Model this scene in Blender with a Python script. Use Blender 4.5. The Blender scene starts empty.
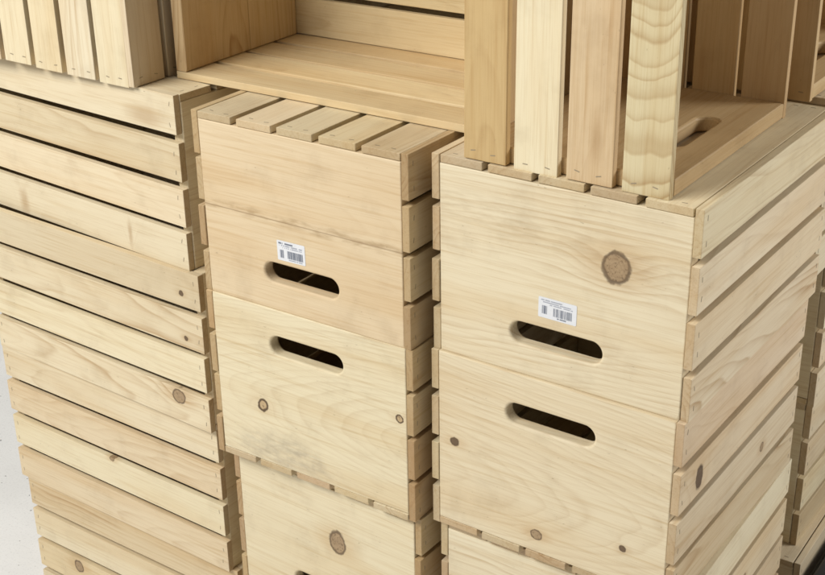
import bpy, bmesh, math, random
from mathutils import Matrix, Vector

random.seed(11)
sc = bpy.context.scene
C = sc.collection
H, W, T, TP = 0.2407, 0.321, 0.0095, 0.018       # crate height, width, slat and end-board thickness
LONG, SHORT = 0.4634, 0.368                      # the two crate lengths
GS, GB = 0.0074, 0.0088                          # gaps between side slats / base slats
TOP = 4 * H                                      # top of the stacks above the floor

# ---------------------------------------------------------------- node helpers
class NT:
    def __init__(s, tree): s.t = tree
    def n(s, kind, **kw):
        nd = s.t.nodes.new(kind)
        for k, v in kw.items(): setattr(nd, k, v)
        return nd
    def put(s, sock, v):
        if v is None: return
        if hasattr(v, 'is_linked'): s.t.links.new(v, sock)
        else: sock.default_value = v
    def m(s, op, a, b=None, c=None, clamp=False):
        nd = s.n('ShaderNodeMath', operation=op, use_clamp=clamp)
        s.put(nd.inputs[0], a); s.put(nd.inputs[1], b)
        if c is not None: s.put(nd.inputs[2], c)
        return nd.outputs[0]
    def v(s, op, a, b=None, out=0):
        nd = s.n('ShaderNodeVectorMath', operation=op)
        s.put(nd.inputs[0], a); s.put(nd.inputs[1], b)
        return nd.outputs['Value'] if op in ('LENGTH', 'DOT_PRODUCT', 'DISTANCE') else nd.outputs[0]
    def xyz(s, x, y, z):
        nd = s.n('ShaderNodeCombineXYZ')
        for i, q in enumerate((x, y, z)): s.put(nd.inputs[i], q)
        return nd.outputs[0]
    def sep(s, v):
        nd = s.n('ShaderNodeSeparateXYZ'); s.put(nd.inputs[0], v); return nd.outputs
    def noise(s, vec, scale=1.0, detail=2.0, rough=0.5, dist=0.0):
        nd = s.n('ShaderNodeTexNoise'); s.put(nd.inputs['Vector'], vec)
        nd.inputs['Scale'].default_value = scale; nd.inputs['Detail'].default_value = detail
        nd.inputs['Roughness'].default_value = rough; nd.inputs['Distortion'].default_value = dist
        return nd.outputs['Fac']
    def ss(s, v, a, b, lo=0.0, hi=1.0):
        nd = s.n('ShaderNodeMapRange', interpolation_type='SMOOTHSTEP')
        s.put(nd.inputs['Value'], v); nd.inputs['From Min'].default_value = a; nd.inputs['From Max'].default_value = b
        nd.inputs['To Min'].default_value = lo; nd.inputs['To Max'].default_value = hi
        return nd.outputs[0]
    def mix(s, f, a, b, mode='MIX'):
        nd = s.n('ShaderNodeMix', data_type='RGBA', blend_type=mode)
        s.put(nd.inputs[0], f); s.put(nd.inputs[6], a); s.put(nd.inputs[7], b)
        return nd.outputs[2]
    def ramp(s, f, stops):
        nd = s.n('ShaderNodeValToRGB'); s.put(nd.inputs[0], f)
        cr = nd.color_ramp
        while len(cr.elements) < len(stops): cr.elements.new(0.5)
        for e, (p, c) in zip(cr.elements, stops): e.position = p; e.color = (*c, 1)
        return nd.outputs[0]

def new_mat(name):
    m = bpy.data.materials.new(name); m.use_nodes = True
    nt = NT(m.node_tree)
    return m, nt, m.node_tree.nodes['Principled BSDF']

PLANES = {'end': (0, 1, 1), 'side': (1, 0, 1), 'base': (1, 1, 0)}

def wood(name, knots=(), plane='side', seam=None, stain=None, streak=None, contrast=1.0, tint=(1, 1, 1), tilt=None, seam_shift=.37):
    """Pine: annual rings of a log cut by the board, fibres, pores, knots.
    knots: (centre in crate space, radius along grain, radius across, kind)  kind 0 tan tight, 1 dark-rimmed, 2 small black"""
    m, n, bsdf = new_mat(name)
    at = n.n('ShaderNodeAttribute', attribute_name='board_co'); P = at.outputs['Vector']
    rn = n.n('ShaderNodeAttribute', attribute_name='board_rnd'); r1, r2, r3 = n.sep(rn.outputs['Vector'])[0:3]
    ob = n.n('ShaderNodeTexCoord').outputs['Object']
    x, y, z = n.sep(P)[0:3]
    if seam is not None:      # two boards glued edge to edge
        zz = n.sep(ob)[2]
        up = n.m('GREATER_THAN', zz, seam)
        r1 = n.m('FRACT', n.m('MULTIPLY_ADD', up, seam_shift, r1)); r2 = n.m('FRACT', n.m('MULTIPLY_ADD', up, 0.62 * seam_shift, r2))
    ox = n.m('MULTIPLY', r1, 37.0); oy = n.m('MULTIPLY', r2, 53.0); oz = n.m('MULTIPLY', r3, 71.0)
    Q = n.v('ADD', P, n.xyz(ox, oy, oz))
    warp = n.noise(n.v('MULTIPLY', Q, (3.5, 11, 11)), 1, 2.5, 0.5)
    warp2 = n.noise(n.v('MULTIPLY', Q, (12, 55, 55)), 1, 2, 0.5)
    yy = n.m('ADD', y, n.m('MULTIPLY', n.m('SUBTRACT', r1, 0.5), 0.085))
    yy = n.m('ADD', yy, n.m('MULTIPLY', x, n.m('MULTIPLY', n.m('SUBTRACT', r3, 0.5), 0.10)))
    zz_ = n.m('ADD', n.m('ADD', z, 0.022), n.m('MULTIPLY', r2, 0.05))
    if tilt is None: zz_ = n.m('ADD', zz_, n.m('MULTIPLY', x, n.m('MULTIPLY', n.m('SUBTRACT', r2, 0.35), 0.16)))
    else: zz_ = n.m('ADD', n.m('ADD', z, 0.060), n.m('MULTIPLY', x, tilt))
    r = n.m('SQRT', n.m('ADD', n.m('MULTIPLY', yy, yy), n.m('MULTIPLY', zz_, zz_)))
    r = n.m('ADD', r, n.m('MULTIPLY', n.m('SUBTRACT', warp, 0.5), 0.030 if tilt is None else 0.026))
    r = n.m('ADD', r, n.m('MULTIPLY', n.m('SUBTRACT', warp2, 0.5), 0.0028 if tilt is None else 0.0016))
    if tilt is not None:      # uneven yearly growth
        gv = n.noise(n.xyz(n.m('MULTIPLY', r, 42.0), oy, ox), 1, 2, 0.6)
        r = n.m('ADD', r, n.m('MULTIPLY', n.m('SUBTRACT', gv, 0.5), 0.022))
    kd = []
    for (c, ra, rc, kind) in knots:
        off = n.v('SUBTRACT', ob, tuple(c))
        if plane == 'end': sc_ = (0, 1 / ra, 1 / rc)
        elif plane == 'side': sc_ = (1 / ra, 0, 1 / rc)
        elif plane == 'up': sc_ = (1 / ra, 1 / rc, 0)
        d = n.v('LENGTH', n.v('MULTIPLY', off, sc_))
        wob = n.noise(n.v('ADD', ob, (ra * 90, rc * 170, ra * 40)), 0.75 / ra, 3, 0.6)
        d = n.m('ADD', d, n.m('MULTIPLY', n.m('SUBTRACT', wob, 0.5), 0.75))
        # rings flow around the knot: a wide bump stretched along the grain
        sw = tuple(q * (0.22 if i == (1 if plane == 'end' else 0) else 0.42) for i, q in enumerate(sc_))
        ds = n.v('LENGTH', n.v('MULTIPLY', off, sw))
        r = n.m('ADD', r, n.m('MULTIPLY', n.ss(ds, 1.1, 0.0), rc * (0.85 if kind != 2 else 0.5)))
        kd.append((d, ds, kind, rc))
    saw = n.m('FRACT', n.m('MULTIPLY', r, 170.0))
    late = n.m('MULTIPLY', n.m('POWER', saw, 2.6 if tilt is None else 3.6), n.ss(saw, 1.0, 0.86))
    ringvar = n.noise(n.xyz(n.m('MULTIPLY', r, 60.0), ox, oy), 1, 2, 0.6)
    late = n.m('MULTIPLY', late, n.ss(ringvar, 0.38, 0.72, 0.08, 1.5) if tilt is None else n.ss(ringvar, 0.3, 0.7, 0.6, 1.2))
    patch = n.noise(n.v('MULTIPLY', Q, (6, 26, 26)), 1, 2, 0.5)
    if tilt is None: late = n.m('MULTIPLY', late, n.ss(patch, 0.34, 0.66, 0.30, 1.15))
    vis = n.m('MULTIPLY_ADD', n.m('POWER', r3, 2.0), 0.75, 0.30)
    late = n.m('MULTIPLY', n.m('MULTIPLY', late, vis), contrast * 0.72)
    # colour of the board
    base = n.ramp(r1, [(0.0, (0.682, 0.588, 0.408)), (0.20, (0.762, 0.676, 0.488)), (0.42, (0.610, 0.506, 0.345)),
                       (0.62, (0.735, 0.646, 0.458)), (0.82, (0.645, 0.534, 0.382)), (1.0, (0.785, 0.708, 0.522))])
    hue = n.ramp(r2, [(0, (1.0, 0.985, 0.93)), (0.5, (0.96, 0.965, 0.97)), (1, (1.0, 0.945, 0.91))])
    base = n.mix(1.0, base, hue, 'MULTIPLY')
    base = n.mix(1.0, base, (*tint, 1), 'MULTIPLY')
    heart = n.noise(n.v('MULTIPLY', Q, (2.0, 16, 16)), 1, 2, 0.5, 0.4)       # broad warm / pale bands
    base = n.mix(n.ss(heart, 0.42, 0.78, 0, 0.60), base, n.mix(1.0, base, (0.86, 0.74, 0.58, 1), 'MULTIPLY'))
    col = n.mix(late, base, n.mix(1.0, base, (0.60, 0.45, 0.30, 1), 'MULTIPLY'))
    fib = n.noise(n.v('MULTIPLY', Q, (14, 700, 700)), 1, 2, 0.6)
    col = n.mix(n.ss(fib, 0.46, 0.78, 0, 0.42), col, n.mix(1.0, col, (0.74, 0.64, 0.52, 1), 'MULTIPLY'))
    fib2 = n.noise(n.v('MULTIPLY', Q, (5, 190, 190)), 1, 2, 0.6)
    col = n.mix(n.ss(fib2, 0.50, 0.76, 0, 0.46), col, n.mix(1.0, col, (0.80, 0.70, 0.56, 1), 'MULTIPLY'))
    # handling marks: faint grey smudges and tiny dark flecks
    sm = n.noise(n.v('ADD', ob, n.xyz(ox, oy, oz)), 16, 4, 0.62)
    col = n.mix(n.ss(sm, 0.48, 0.80, 0, 0.42), col, n.mix(1.0, col, (0.70, 0.66, 0.62, 1), 'MULTIPLY'))
    fl = n.noise(n.v('MULTIPLY', Q, (150, 420, 420)), 1, 1, 0.5)
    flm = n.m('MULTIPLY', n.ss(fl, 0.74, 0.80), n.ss(sm, 0.45, 0.60))
    col = n.mix(n.m('MULTIPLY', flm, 0.5), col, (0.20, 0.13, 0.07, 1))
    for (d, ds, kind, rc) in kd:
        if kind == 3:
            col = n.mix(n.ss(d, 1.9, 0.2, 0, 0.5), col, (0.36, 0.22, 0.10, 1)); continue
        halo = n.m('MULTIPLY', n.ss(ds, 0.95, 0.25), (0.42, 0.25, 0.28)[kind])
        col = n.mix(halo, col, n.mix(1.0, col, (0.72, 0.55, 0.38, 1), 'MULTIPLY'))
        kr = n.m('ADD', n.m('MULTIPLY', n.m('FRACT', n.m('MULTIPLY', d, 4.3)), 0.22), n.m('MULTIPLY', n.noise(ob, 1.6 / rc, 4, 0.7), 0.95))
        body = {0: ((0.40, 0.285, 0.165), (0.25, 0.168, 0.095)), 1: ((0.52, 0.385, 0.22), (0.42, 0.29, 0.155)),
                2: ((0.16, 0.105, 0.06), (0.10, 0.062, 0.035))}[kind]
        kc = n.mix(n.ss(kr, 0.3, 0.95), (*body[0], 1), (*body[1], 1))
        crack = n.noise(n.v('MULTIPLY', ob, (260, 260, 260)), 1, 2, 0.7)
        kc = n.mix(n.ss(crack, 0.54, 0.66, 0, 0.7), kc, (0.14, 0.09, 0.05, 1))
        col = n.mix(n.ss(d, 1.06, 0.94), col, kc)
        rim = n.m('MULTIPLY', n.ss(d, *((0.84, 0.97), (0.64, 0.86), (0.7, 0.9))[kind]), n.ss(d, 1.22, 1.05))
        col = n.mix(n.m('MULTIPLY', rim, (0.80, 0.95, 0.5)[kind]), col, (0.09, 0.055, 0.03, 1))
    if seam is not None:
        ln = n.ss(n.m('ABSOLUTE', n.m('SUBTRACT', zz, seam)), 0.0011, 0.0003)
        col = n.mix(n.m('MULTIPLY', ln, 0.55), col, (0.20, 0.12, 0.06, 1))
    if streak is not None:    # brown mineral streak along the grain: (z of streak at middle, slope, strength)
        oy_ = n.sep(ob)[1]; oz_ = n.sep(ob)[2]
        wv = n.noise(n.v('MULTIPLY', ob, (1, 22, 60)), 1, 3, 0.6)
        dd = n.m('SUBTRACT', n.m('SUBTRACT', oz_, streak[0]), n.m('MULTIPLY', n.m('SUBTRACT', oy_, W / 2), streak[1]))
        dd = n.m('ABSOLUTE', n.m('ADD', dd, n.m('MULTIPLY', n.m('SUBTRACT', wv, 0.5), 0.022)))
        br = n.noise(n.v('MULTIPLY', ob, (1, 30, 140)), 1, 3, 0.6)
        col = n.mix(n.m('MULTIPLY', n.m('MULTIPLY', n.ss(dd, streak[3], 0.0), n.ss(br, 0.36, 0.66)), streak[2]), col, (0.30, 0.19, 0.085, 1))
    if stain is not None:     # grubby grey patch: centre, radii
        ds = n.v('LENGTH', n.v('MULTIPLY', n.v('SUBTRACT', ob, stain[0]), stain[1]))
        sp = n.noise(n.v('MULTIPLY', ob, (1, 45, 110)), 1, 5, 0.6)
        big = n.noise(ob, 28, 5, 0.7)
        ms = n.m('MULTIPLY', n.ss(n.m('ADD', ds, n.m('MULTIPLY', n.m('SUBTRACT', big, 0.5), 1.2)), 1.05, 0.3), n.ss(sp, 0.22, 0.80))
        col = n.mix(n.m('MULTIPLY', ms, 0.60), col, (0.27, 0.225, 0.17, 1))
    # sawn end grain is duller
    en = n.n('ShaderNodeAttribute', attribute_name='end_grain').outputs['Fac']
    col = n.mix(n.m('MULTIPLY', en, 0.70), col, n.mix(1.0, col, (0.66, 0.57, 0.46, 1), 'MULTIPLY'))
    n.t.links.new(col, bsdf.inputs['Base Color'])
    rr = n.ss(fib2, 0.3, 0.8, 0.50, 0.68)
    n.t.links.new(rr, bsdf.inputs['Roughness'])
    bsdf.inputs['Specular IOR Level'].default_value = 0.32
    bp = n.n('ShaderNodeBump'); bp.inputs['Strength'].default_value = 0.35; bp.inputs['Distance'].default_value = 0.0006
    hgt = n.m('SUBTRACT', n.m('MULTIPLY', fib, 0.7), n.m('MULTIPLY', late, 0.4))
    n.t.links.new(n.m('ADD', hgt, n.m('MULTIPLY', fib2, 0.5)), bp.inputs['Height'])
    n.t.links.new(bp.outputs[0], bsdf.inputs['Normal'])
    return m

def plain(name, col, rough=0.5, metal=0.0, spec=0.5, speck=0.0):
    m, n, b = new_mat(name)
    ob = n.n('ShaderNodeTexCoord').outputs['Object']
    f = n.noise(ob, 120, 3, 0.6)
    c = n.mix(n.ss(f, 0.4, 0.75, 0, speck), (*col, 1), (*[q * 0.6 for q in col], 1))
    n.t.links.new(c, b.inputs['Base Color'])
    b.inputs['Roughness'].default_value = rough; b.inputs['Metallic'].default_value = metal
    b.inputs['Specular IOR Level'].default_value = spec
    return m

PINE = wood('pine')
STEEL = plain('staple_steel', (0.30, 0.245, 0.17), 0.5, 0.2, 0.4, 0.3)

# ---------------------------------------------------------------- mesh helpers
class Boards:
    """boards of one part, merged into ONE mesh; grain coordinates are kept per vertex"""
    def __init__(s):
        s.bm = bmesh.new()
        s.co = s.bm.verts.layers.float_vector.new('board_co')
        s.rn = s.bm.verts.layers.float_vector.new('board_rnd')
        s.eg = s.bm.verts.layers.float.new('end_grain')
    def board(s, l, w, t, mat, rnd=None, bev=0.0008, bow=0.0, slot=0):
        rnd = rnd or (random.random(), random.random(), random.random())
        b = bmesh.new()
        bmesh.ops.create_cube(b, size=1.0)
        bmesh.ops.scale(b, vec=(l, w, t), verts=b.verts)
        bmesh.ops.bevel(b, geom=b.edges[:], offset=bev, segments=2, profile=0.6, affect='EDGES')
        if bow:
            cuts = [e for e in b.edges if abs(e.verts[0].co.x - e.verts[1].co.x) > l * 0.8]
            bmesh.ops.subdivide_edges(b, edges=cuts, cuts=5, use_grid_fill=True)
        mp = {}
        for v in b.verts:
            p = v.co.copy()
            if bow: p.z += bow * (1 - (2 * p.x / l) ** 2)
            nv = s.bm.verts.new(mat @ p)
            nv[s.co] = v.co; nv[s.rn] = Vector(rnd)
            nv[s.eg] = 0.0
            mp[v] = nv
        # ends get their own vertices so end grain does not bleed along the slat
        for f in b.faces:
            if abs(f.normal.x) > 0.9:
                vs = []
                for v in f.verts:
                    p = v.co.copy()
                    nv = s.bm.verts.new(mat @ p)
                    nv[s.co] = v.co; nv[s.rn] = Vector(rnd); nv[s.eg] = 1.0
                    vs.append(nv)
                s.bm.faces.new(vs).material_index = slot
            else:
                s.bm.faces.new([mp[v] for v in f.verts]).material_index = slot
        b.free()
    def staple(s, mat, l=0.0060, w=0.0010, t=0.0003):
        b = bmesh.new(); bmesh.ops.create_cube(b, size=1.0)
        bmesh.ops.scale(b, vec=(l, w, t), verts=b.verts)
        mp = {v: s.bm.verts.new(mat @ v.co) for v in b.verts}
        for f in b.faces:
            nf = s.bm.faces.new([mp[v] for v in f.verts]); nf.material_index = 1
        b.free()
    def link(s, name, mats, parent):
        s.bm.normal_update()
        me = bpy.data.meshes.new(name); s.bm.to_mesh(me); s.bm.free()
        for m in mats: me.materials.append(m)
        o = bpy.data.objects.new(name, me); C.objects.link(o); o.parent = parent
        return o

def frame(origin, X, Y, Z):
    M = Matrix.Identity(4)
    for i in range(3):
        M[i][0], M[i][1], M[i][2], M[i][3] = X[i], Y[i], Z[i], origin[i]
    return M

def jit(a): return random.uniform(-a, a)

def slat_frames(n, total, gap, w_axis):
    sw = (total - gap * (n - 1)) / n
    return [(i * (sw + gap) + sw / 2, sw) for i in range(n)]

def staples(B, M, l, sw, t):
    """two staples near each end on the outer face (local +z of the slat)"""
    for sx in (-1, 1):
        for sy in (-1, 1):
            a = M @ Matrix.Translation((sx * (l / 2 - 0.0095 + jit(0.0015)), sy * sw * (0.24 + jit(0.05)), t / 2 + 0.00005)) @ Matrix.Rotation(math.pi / 2 + jit(0.25), 4, 'Z')
            B.staple(a)

def end_panel_mesh(B, x0, face, w, h):
    """end board with a routed hand hole; lies in the crate's y-z plane, thickness along x"""
    y0, y1, z0, z1 = T + 0.0008, w - T - 0.0008, T + 0.0004, h
    cy, cz = w / 2 + jit(0.002), face['hole'] * h + jit(0.002)
    hl, hr = 0.057, 0.0133                         # half length and radius of the slot
    def stad(a, r):
        # point on a stadium boundary in direction a from its centre
        dx, dy = math.cos(a), math.sin(a); s = hl - hr
        if abs(dy) > 1e-9:
            k = r / abs(dy)
            if abs(k * dx) <= s: return (k * dx, k * dy)
        sx = math.copysign(s, dx)
        bq = -dx * sx; disc = bq * bq - (s * s - r * r)
        k = -bq + math.sqrt(max(disc, 0)); return (k * dx, k * dy)
    def rect(a, i):
        dx, dy = math.cos(a), math.sin(a); k = 1e9
        if dx > 1e-9: k = min(k, (y1 - i - cy) / dx)
        if dx < -1e-9: k = min(k, (y0 + i - cy) / dx)
        if dy > 1e-9: k = min(k, (z1 - i - cz) / dy)
        if dy < -1e-9: k = min(k, (z0 + i - cz) / dy)
        return (k * dx, k * dy)
    angs = []
    s = hl - hr
    for k in range(17):
        q = -math.pi / 2 + math.pi * k / 16
        px, py = s + hr * math.cos(q), hr * math.sin(q)
        angs += [math.atan2(py, px), math.atan2(py, -px)]
    for px in (-0.03, -0.015, 0, 0.015, 0.03): angs += [math.atan2(hr, px), math.atan2(-hr, px)]
    for yy in (y0, y1):
        for zz in (z0, z1): angs.append(math.atan2(zz - cz, yy - cy))
    angs = sorted(set(round(a, 6) for a in angs))
    f, b, e, bv = TP, 0.0, 0.0032, 0.0011
    prof = [('r', 0, f - bv), ('r', bv * 0.35, f - bv * 0.35), ('r', bv, f), ('s', e, f), ('s', e * 0.6, f - e * 0.09), ('s', e * 0.3, f - e * 0.3), ('s', e * 0.08, f - e * 0.62), ('s', 0, f - e),
            ('s', 0, b + e), ('s', e * 0.3, b + e * 0.3), ('s', e, b), ('r', bv, b), ('r', 0, b + bv)]
    rnd = Vector((random.random(), random.random(), random.random()))
    if face.get('rnd'): rnd = Vector(face['rnd'])
    rings = []
    for a in angs:
        ring = []
        for kind, o, d in prof:
            p = rect(a, o) if kind == 'r' else stad(a, hr + o)
            xx = x0 + (d if face['dir'] > 0 else TP - d)
            v = B.bm.verts.new((xx, cy + p[0], cz + p[1]))
            v[B.co] = Vector((cy + p[0] - w / 2, cz + p[1] - h / 2, d)); v[B.rn] = rnd
            ring.append(v)
        rings.append(ring)
    n, k = len(angs), len(prof)
    for i in range(n):
        for j in range(k):
            q = [rings[i][j], rings[(i + 1) % n][j], rings[(i + 1) % n][(j + 1) % k], rings[i][(j + 1) % k]]
            B.bm.faces.new(q)
    bmesh.ops.recalc_face_normals(B.bm, faces=B.bm.faces[:])

def crate(label, place, length=LONG, mats=None, rnds=None, group='slatted pine crates stacked in columns', alt=None, gap=GS, gap_far=None, solid=(), hole=0.788):
    alt = alt or {}
    """one crate in its own space: x along its length, y across, z up to the open top; place = 4x4 matrix"""
    mats = mats or {}; rnds = rnds or {}
    root = bpy.data.objects.new('wooden_crate', None); C.objects.link(root)
    root.empty_display_size = 0.05
    root['label'] = label; root['category'] = 'crate'; root['group'] = group
    root.matrix_world = place
    L = length
    # end boards: the front one is at x = 0
    for x0, d, key in ((0, -1, 'front'), (L - TP, 1, 'back')):
        B = Boards()
        if key in solid:
            B.board(W - 2 * T - .0016, H - T, TP, frame((x0 + TP / 2, W / 2, T + .0004 + (H - T) / 2), (0, 1, 0), (0, 0, 1), (1, 0, 0)))
        else: end_panel_mesh(B, x0, {'dir': d, 'rnd': rnds.get(key), 'hole': hole}, W, H)
        B.link('end_panel', [mats.get(key, PINE), STEEL], root)
    # long sides: four slats each
    for side in (0, 1):
        key = ('side_a', 'side_b')[side]
        B = Boards()
        rl = rnds.get(key, {}); extra = [k for k in alt if k[0] == key]; slots = {k: 2 + q for q, k in enumerate(extra)}
        for i, (zc, sw) in enumerate(slat_frames(4, H, gap_far if (gap_far and side) else gap, 2)):
            if side == 0: X, Y, Z, yy = (1, 0, 0), (0, 0, -1), (0, -1, 0), T / 2
            else: X, Y, Z, yy = (1, 0, 0), (0, 0, 1), (0, 1, 0), W - T / 2
            # Y = Z x X in both cases keeps the frame right-handed
            Y = tuple(Vector(Z).cross(Vector(X)))
            M = frame((L / 2 + jit(0.0012), yy, zc), X, Y, Z) @ Matrix.Rotation(jit(0.0034), 4, 'Z')
            ll, ww = L + jit(0.0014), sw + jit(0.0008)
            B.board(ll, ww, T, M, rl.get(i), bow=jit(0.0008), slot=slots.get((key, i), 0))
            staples(B, M, ll, ww, T)
        B.link('slatted_side', [mats.get(key, PINE), STEEL] + [alt[k] for k in extra], root)
    B = Boards()
    rl = rnds.get('base', {})
    for i, (yc, sw) in enumerate(slat_frames(5, W - 2 * T - 0.002, GB, 1)):
        M = frame((L / 2 + jit(0.0012), T + 0.001 + yc, T / 2), (1, 0, 0), (0, -1, 0), (0, 0, -1)) @ Matrix.Rotation(jit(0.0028), 4, 'Z')
        ll, ww = L + jit(0.0014), sw + jit(0.0012)
        B.board(ll, ww, T - 0.0006 + jit(0.0003), M, rl.get(i))
        staples(B, M, ll, ww, T - 0.0004)
    B.link('slatted_base', [mats.get('base', PINE), STEEL], root)
    return root

def turn(deg): return Matrix.Rotation(math.radians(deg), 4, 'Z')
def at(x, y, z): return Matrix.Translation((x, y, z))

# crate poses. (x, y) is the near left corner of the crate on the plane of the stack fronts
def end_on(x, y, z, yaw, up):
    """end board towards the camera, length running away"""
    if up: F = frame((W, 0, 0), (0, 1, 0), (-1, 0, 0), (0, 0, 1))
    else: F = frame((0, 0, H), (0, 1, 0), (1, 0, 0), (0, 0, -1))
    return at(x, y, z) @ turn(yaw) @ F
def side_on(x, y, z, yaw, up, L=LONG):
    if up: F = frame((0, 0, 0), (1, 0, 0), (0, 1, 0), (0, 0, 1))
    else: F = frame((L, 0, H), (-1, 0, 0), (0, 1, 0), (0, 0, -1))
    return at(x, y, z) @ turn(yaw) @ F

# ---------------------------------------------------------------- woods with their own knots
F0, FW = 0.0, W
R1W = wood('pine_large_round_knot', [((0, .230, .083), .0155, .0172, 0)], 'end', contrast=1.0, streak=(.066, .10, .22, .035))
R2W = wood('pine_three_small_knots', [((0, .288, .124), .0062, .0056, 2), ((0, .174, .0345), .0068, .0062, 0), ((0, .063, .0588), .0042, .0040, 2)], 'end', contrast=0.95, tilt=-.15)
M1W = wood('pine_brown_mineral_streak', [], 'end', contrast=0.55, seam=.1195, streak=(.1175, .01, .55, .010), tint=(.985, .94, .89), seam_shift=0.0)
M2W = wood('pine_rimmed_knots_grubby', [((0, .2374, .0953), .0082, .0092, 1), ((0, .0204, .1428), .0052, .0056, 1)], 'end', contrast=0.95, tilt=.17, stain=((0, .205, .030), (0, 10.5, 27)))
M3W = wood('pine_oval_tan_knot', [((0, .183, .090), .0125, .0170, 0)], 'end', contrast=0.8)
L1W = wood('pine_smudged_slats', [((.116, 0, .214), .0035, .016, 3), ((.352, 0, .222), .008, .017, 3), ((.062, 0, .036), .030, .010, 3), ((.455, 0, .06), .006, .008, 3)], 'side', contrast=0.8)
L2W = wood('pine_pin_knots', [((.4297, 0, .2068), .0042, .0040, 2), ((.431, 0, .1394), .0036, .0034, 2), ((.404, 0, .0405), .012, .0100, 0)], 'side', contrast=0.8)
L3W = wood('pine_plain_grain', [((.23, 0, .127), .005, .004, 0)], 'side', contrast=0.8)
R2S = wood('pine_side_knot', [((.052, 0, .150), .009, .015, 2), ((.25, 0, .085), .005, .006, 0)], 'side')
SIDE = wood('pine_side', [((.215, 0, .095), .004, .004, 0), ((.075, 0, .030), .010, .006, 0)], 'side')
DARK = wood('pine_split_board', [], 'end', seam=.112, contrast=0.9, tint=(.86, .76, .62))
WARM = wood('pine_honey', [], 'side', contrast=1.0, tint=(1.0, .945, .815))
BOLD = wood('pine_bold_grain', [], 'side', contrast=1.9, tint=(.96, .98, .93), tilt=-.28)
GOLD = wood('pine_golden', [], 'side', contrast=2.4, tint=(.88, .745, .52))
SMUDGE = wood('pine_brown_smudge', [((.050, W, .158), .020, .006, 3)], 'side', contrast=.9, tint=(.97, .92, .82))
RUDDY = wood('pine_ruddy', [], 'side', contrast=1.3, tint=(.84, .765, .69))
SMOKY = wood('pine_smoky', [((.10, 0, .10), .010, .010, 0)], 'side', contrast=1.0, tint=(.90, .83, .74))
SHADED_BROWN = wood('pine_brown_shaded', [], 'side', contrast=.9, tint=(.86, .73, .56))  # brown wood, with the shade inside the open upright crates put into the tint
SHADY = wood('pine_tan_shaded', [], 'side', tint=(.84, .76, .66))  # tan wood, part of the shade between the stacks put into the tint
MILD = wood('pine_mild_grain', [], 'side', contrast=.7)

# ---------------------------------------------------------------- setting
def floor_sheet():
    me = bpy.data.meshes.new('floor'); b = bmesh.new()
    bmesh.ops.create_grid(b, x_segments=8, y_segments=8, size=9.0); b.to_mesh(me); b.free()
    m, n, bs = new_mat('speckled_floor_paint')
    ob = n.n('ShaderNodeTexCoord').outputs['Object']
    a = n.noise(ob, 5.0, 4, 0.6); f = n.noise(ob, 75, 2, 0.5); g = n.noise(ob, 240, 3, 0.7)
    c = n.mix(n.ss(a, 0.35, 0.7), (0.88, 0.875, 0.86, 1), (0.94, 0.935, 0.92, 1))
    c = n.mix(n.ss(g, 0.5, 0.75, 0, 0.35), c, (0.50, 0.49, 0.49, 1))
    c = n.mix(n.ss(f, 0.70, 0.74), c, (0.16, 0.14, 0.13, 1))
    n.t.links.new(c, bs.inputs['Base Color']); bs.inputs['Roughness'].default_value = 0.45
    me.materials.append(m)
    o = bpy.data.objects.new('floor', me); C.objects.link(o); o['kind'] = 'structure'
floor_sheet()

# ---------------------------------------------------------------- stacks
Z = lambda k: TOP - k * H            # height of the underside of the k-th crate from the top
# right-hand stack, end boards to the front
R1 = crate('top right-hand crate with barcode sticker and one big round knot',
      end_on(-.795, .001, Z(1), .69, False), .386, {'front': R1W, 'side_b': PINE, 'side_a': PINE}, {'front': (.24, .62, .95)}, gap=.0102)
R2 = crate('second crate down on the right, three small knots under its hand hole',
      end_on(-.796, -.0025, Z(2), .59, True), SHORT, {'front': R2W, 'side_a': R2S}, {'front': (.90, .20, .50)}, gap=.0104)
R3 = crate('third crate down on the right, only its top front edge showing, brown streaked side',
      end_on(-.788, .0035, Z(3), 1.9, False), SHORT, {'side_b': SIDE, 'side_a': SIDE}, gap=.0104)
crate('lowest crate of the right-hand stack, standing on the floor below the third crate',
      end_on(-.790, .001, Z(4), .8, True), SHORT)
# middle stack
M1 = crate('top middle crate with barcode sticker and brown streak, base slats uppermost',
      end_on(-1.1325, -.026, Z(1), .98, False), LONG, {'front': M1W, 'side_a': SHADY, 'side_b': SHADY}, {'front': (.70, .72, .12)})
M2 = crate('second middle crate with dark rimmed knots and a grubby patch near its bottom edge',
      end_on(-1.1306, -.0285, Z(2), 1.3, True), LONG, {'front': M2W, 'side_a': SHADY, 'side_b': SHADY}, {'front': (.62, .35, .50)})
M3 = crate('third middle crate with oval tan knot, hand hole cut off by the photo edge',
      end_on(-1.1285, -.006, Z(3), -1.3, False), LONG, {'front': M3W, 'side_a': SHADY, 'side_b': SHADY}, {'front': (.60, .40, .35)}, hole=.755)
crate('lowest crate of the middle stack, standing on the floor below the third crate',
      end_on(-1.130, -.008, Z(4), .5, True), LONG)
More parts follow.
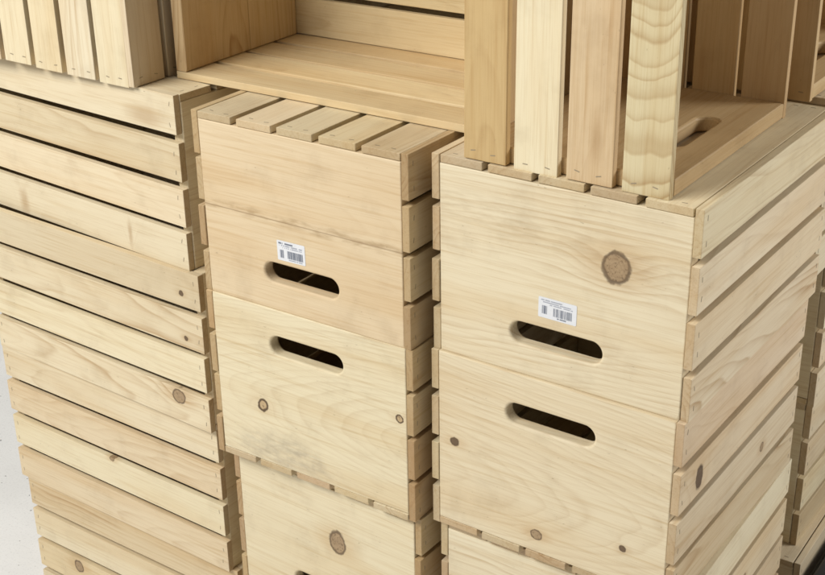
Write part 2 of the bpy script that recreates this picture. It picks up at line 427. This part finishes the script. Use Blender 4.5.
# left-hand stack, slatted sides to the front
crate('top crate of the left-hand stack, brown smudges on pale slats',
      side_on(-1.6495, .0285, Z(1), -3.4, False), LONG, {'side_a': L1W}, gap=.0098, gap_far=.0015, solid=('back',))
crate('second crate down on the left, dark pin knots at its right end',
      side_on(-1.632, .0080, Z(2), -1.6, True), LONG, {'side_a': L2W}, gap=.0098, gap_far=.0015, solid=('front',))
crate('third crate down on the left, plain slats, left end against white floor',
      side_on(-1.632, .0085, Z(3), -.5, False), LONG, {'side_a': L3W}, gap=.0104, gap_far=.0015, solid=('back',))
crate('lowest crate on the left, set slightly right of the one above it',
      side_on(-1.6215, .0110, Z(4), 0, True), LONG, {'side_a': L3W}, gap=.0104, gap_far=.0015, solid=('front',),
      alt={('side_a', 3): RUDDY, ('side_a', 1): SMOKY})
# stack behind the right-hand one
crate('top crate of the rear stack, carrying the rear upright crate, beyond the right edge',
      end_on(-.815, .420, Z(1), .5, False), LONG)
crate('second crate down in the rear stack at the right edge, dark end board',
      end_on(-.825, .525, Z(2), 0.5, True), LONG)
crate('third crate of the rear stack, directly above the crate beside the black tote',
      end_on(-.8265, .528, Z(3), 0.3, False), LONG, {'side_b': SIDE})
crate('lowest crate of the rear stack, jutting out to the right beside the black tote',
      end_on(-.803, .478, Z(4), 2.0, False), LONG)

# unseen stack added behind the middle one to darken the lying crate's slat gaps
for k, lab in ((1, 'top'), (2, 'second'), (3, 'third'), (4, 'lowest')):
    crate(f'{lab} crate of the unseen stack added behind the middle stack', end_on(-1.15 + jit(.008), .47 + jit(.01), Z(k), jit(1.0), k % 2 == 0), LONG)
crate('added crate lying behind the open-mouthed one, darkening the gap in its slats',
      at(-1.235, .345, TOP + .0006) @ turn(1.0) @ frame((0, H, 0), (1, 0, 0), (0, 0, 1), (0, -1, 0)), LONG)  # added to keep light out of the gap in front of it

# ---------------------------------------------------------------- crates standing and lying on top
tilt = Matrix.Identity(4)
crate('upright crate at the top left, slatted base facing front, on the left-hand stack',
      at(-1.254 - W, -.003, TOP + .0006) @ turn(.2) @ frame((0, 0, 0), (0, 0, 1), (1, 0, 0), (0, 1, 0)), LONG)
crate('crate lying on its side, open mouth to the front, above the middle stack',
      at(-1.241, .0625, TOP + .0006) @ turn(1.5) @ frame((0, H, 0), (1, 0, 0), (0, 0, 1), (0, -1, 0)), LONG,
      {'front': DARK, 'side_a': WARM, 'base': WARM})
crate('upright crate on the right-hand stack, one front slat with bold arched grain',
      at(-.755, .005, TOP + .0006) @ turn(.9) @ frame((0, W, 0), (0, 0, 1), (0, -1, 0), (1, 0, 0)), LONG,
      {'side_b': MILD, 'side_a': SHADED_BROWN, 'base': SHADED_BROWN, 'front': SHADED_BROWN}, {'side_b': {0: (.46, .55, .55), 1: (.98, .15, .05), 2: (.80, .80, .25), 3: (.50, .12, .80)}}, alt={('side_b', 3): BOLD, ('side_b', 0): GOLD, ('side_b', 2): SMUDGE}, gap=.0108)
crate('upright crate cut off by the right edge, behind the bold grained one',
      at(-.517 - H, .398, TOP + .0006) @ turn(.6) @ frame((0, W, 0), (0, 0, 1), (0, -1, 0), (1, 0, 0)), LONG,
      {'front': SHADED_BROWN, 'side_a': SHADED_BROWN, 'side_b': SHADED_BROWN, 'base': SHADED_BROWN})

# ---------------------------------------------------------------- price stickers (part of the end boards)
PAPER = plain('sticker_paper', (0.70, 0.71, 0.74), 0.4, 0, 0.4, 0.12)
INK = plain('sticker_ink', (0.13, 0.15, 0.20), 0.5, 0, 0.3, 0.2)
GREY = plain('sticker_grey_print', (0.34, 0.36, 0.42), 0.5, 0, 0.3, 0.2)
def sticker(root, yc, zc, w, h, rot, layout):
    panel = [c for c in root.children if c.name.startswith('end_panel')][0]
    b = bmesh.new()
    def box(y0, y1, z0, z1, x0, x1, mi, rad=0.0):
        pts = []
        if rad:
            for (cy, cz, a0) in ((y1 - rad, z1 - rad, 0), (y0 + rad, z1 - rad, 90), (y0 + rad, z0 + rad, 180), (y1 - rad, z0 + rad, 270)):
                for k in range(5):
                    a = math.radians(a0 + 22.5 * k); pts.append((cy + rad * math.cos(a), cz + rad * math.sin(a)))
        else: pts = [(y1, z1), (y0, z1), (y0, z0), (y1, z0)]
        lo = [b.verts.new((x0, p[0], p[1])) for p in pts]; hi = [b.verts.new((x1, p[0], p[1])) for p in pts]
        n = len(pts); fs = [b.faces.new(hi)]
        for i in range(n): fs.append(b.faces.new((lo[i], lo[(i + 1) % n], hi[(i + 1) % n], hi[i])))
        for f in fs: f.material_index = mi
    box(-w / 2, w / 2, -h / 2, h / 2, 0.0, -0.00022, 0, 0.0015)
    # local z grows downwards on an upturned crate, so the first rows have the smallest z
    for (u0, u1, v0, v1, mi) in layout:
        box(-w / 2 + u0 * w, -w / 2 + u1 * w, -h / 2 + v0 * h, -h / 2 + v1 * h, -0.00024, -0.00034, mi)
    bmesh.ops.recalc_face_normals(b, faces=b.faces[:])
    me = bpy.data.meshes.new('price_sticker'); b.to_mesh(me); b.free()
    for m in (PAPER, INK, GREY): me.materials.append(m)
    o = bpy.data.objects.new('price_sticker', me); C.objects.link(o); o.parent = panel
    o.location = (-0.00012, yc, zc); o.rotation_euler = (math.radians(rot), 0, 0)
    o['label'] = 'small white barcode price sticker above the hand hole'
def bars(u0, u1, v0, v1, n, seed, dens=0.55):
    rr = random.Random(seed); out = []; u = u0
    while u < u1 - 0.006:
        bw = rr.choice((0.010, 0.010, 0.018, 0.026)); gp = rr.choice((0.009, 0.009, 0.016, 0.022)) * (1.0 if dens < 0.6 else 0.7)
        out.append((u, min(u + bw, u1), v0, v1, 1)); u += bw + gp
    return out
def textrow(u0, u1, v0, v1, seed, mi=2):
    rr = random.Random(seed); out = []; u = u0
    while u < u1 - 0.01:
        lw = rr.choice((0.014, 0.018, 0.022)); 
        if rr.random() > 0.16: out.append((u, min(u + lw, u1), v0, v1, mi))
        u += lw + 0.006
    return out
lay1 = textrow(.07, .62, .10, .155, 1) + textrow(.10, .86, .20, .25, 2) + textrow(.30, .90, .29, .335, 3)
lay1 += bars(.10, .23, .40, .80, 6, 4, .8) + bars(.40, .88, .42, .82, 12, 5) + textrow(.50, .74, .86, .92, 6, 1)
sticker(R1, .1622, .1508, .0470, .0245, 0.5, lay1)
lay2 = textrow(.06, .60, .09, .17, 7, 1) + textrow(.08, .90, .21, .27, 8) + textrow(.20, .92, .31, .36, 9)
lay2 += bars(.10, .24, .46, .86, 6, 10, .8) + bars(.37, .92, .46, .84, 12, 11, .7) + textrow(.40, .9, .88, .93, 12)
sticker(M1, .1466, .1566, .0430, .0262, -1.0, lay2)

# ---------------------------------------------------------------- black tote at the lower right corner
def tote():
    root = bpy.data.objects.new('storage_tote', None); C.objects.link(root)
    root.location = (-.462, .40, 0); root.rotation_euler = (0, 0, math.radians(1.5))
    root['label'] = 'black tote at the lower right corner, mostly outside the picture'; root['category'] = 'tote'
    blk = plain('black_plastic', (0.018, 0.020, 0.026), 0.45, 0, 0.4, 0.3)
    def shell(name, x0, x1, y0, y1, z0, z1, taper, bev):
        b = bmesh.new(); bmesh.ops.create_cube(b, size=1.0)
        for v in b.verts:
            k = taper if v.co.z < 0 else 0
            v.co = Vector(((x0 + k if v.co.x < 0 else x1 - k), (y0 + k if v.co.y < 0 else y1 - k), (z0 if v.co.z < 0 else z1)))
        bmesh.ops.bevel(b, geom=b.edges[:], offset=bev, segments=3, profile=.5, affect='EDGES')
        me = bpy.data.meshes.new(name); b.to_mesh(me); b.free(); me.materials.append(blk)
        o = bpy.data.objects.new(name, me); C.objects.link(o); o.parent = root
    zt = TOP - 3.05 * H
    shell('tub', .012, .388, .012, .538, 0.001, zt - .022, .03, .012)
    shell('lid', 0, .40, 0, .55, zt - .0215, zt, 0, .006)
    shell('lid_ridge', .03, .37, .03, .52, zt + .0003, zt + .006, 0, .002)
tote()

# ---------------------------------------------------------------- light: shop ceiling lamps
w = bpy.data.worlds.new('World'); sc.world = w; w.use_nodes = True
bg = w.node_tree.nodes['Background']; bg.inputs['Color'].default_value = (1.0, 0.985, 0.96, 1); bg.inputs['Strength'].default_value = 0.125
def lamp(name, loc, target, sx, sy, power, col):
    d = bpy.data.lights.new(name, 'AREA'); d.shape = 'RECTANGLE'; d.size = sx; d.size_y = sy; d.energy = power; d.color = col
    o = bpy.data.objects.new(name, d); C.objects.link(o); o.location = loc
    o.rotation_euler = (Vector(target) - Vector(loc)).to_track_quat('-Z', 'Y').to_euler()
lamp('ceiling_lamp', (-2.2, -2.3, 3.05), (-1.0, 0.0, .9), 2.4, 1.2, 158, (1.0, .985, .94))
lamp('ceiling_lamp', (2.5, 2.5, 2.5), (-.4, .4, .7), 1.4, 1.4, 120, (1.0, .975, .93))

# ---------------------------------------------------------------- camera
cam = bpy.data.cameras.new('camera'); co = bpy.data.objects.new('camera', cam); C.objects.link(co)
cam.sensor_width = 36.0; cam.lens = 1346.27 / 825 * 36.0; cam.clip_start = 0.05; cam.clip_end = 100
co.location = (.00421, -1.15141, TOP + .48847)
co.rotation_euler = tuple(math.radians(a) for a in (65.0758, 0.8821, 35.2935))
sc.camera = co
sc.cycles.filter_width = 1.6
sc.render.resolution_x, sc.render.resolution_y = 1024, 714
sc.view_settings.view_transform = 'Standard'; sc.view_settings.look = 'None'; sc.view_settings.exposure = 0; sc.view_settings.gamma = 1
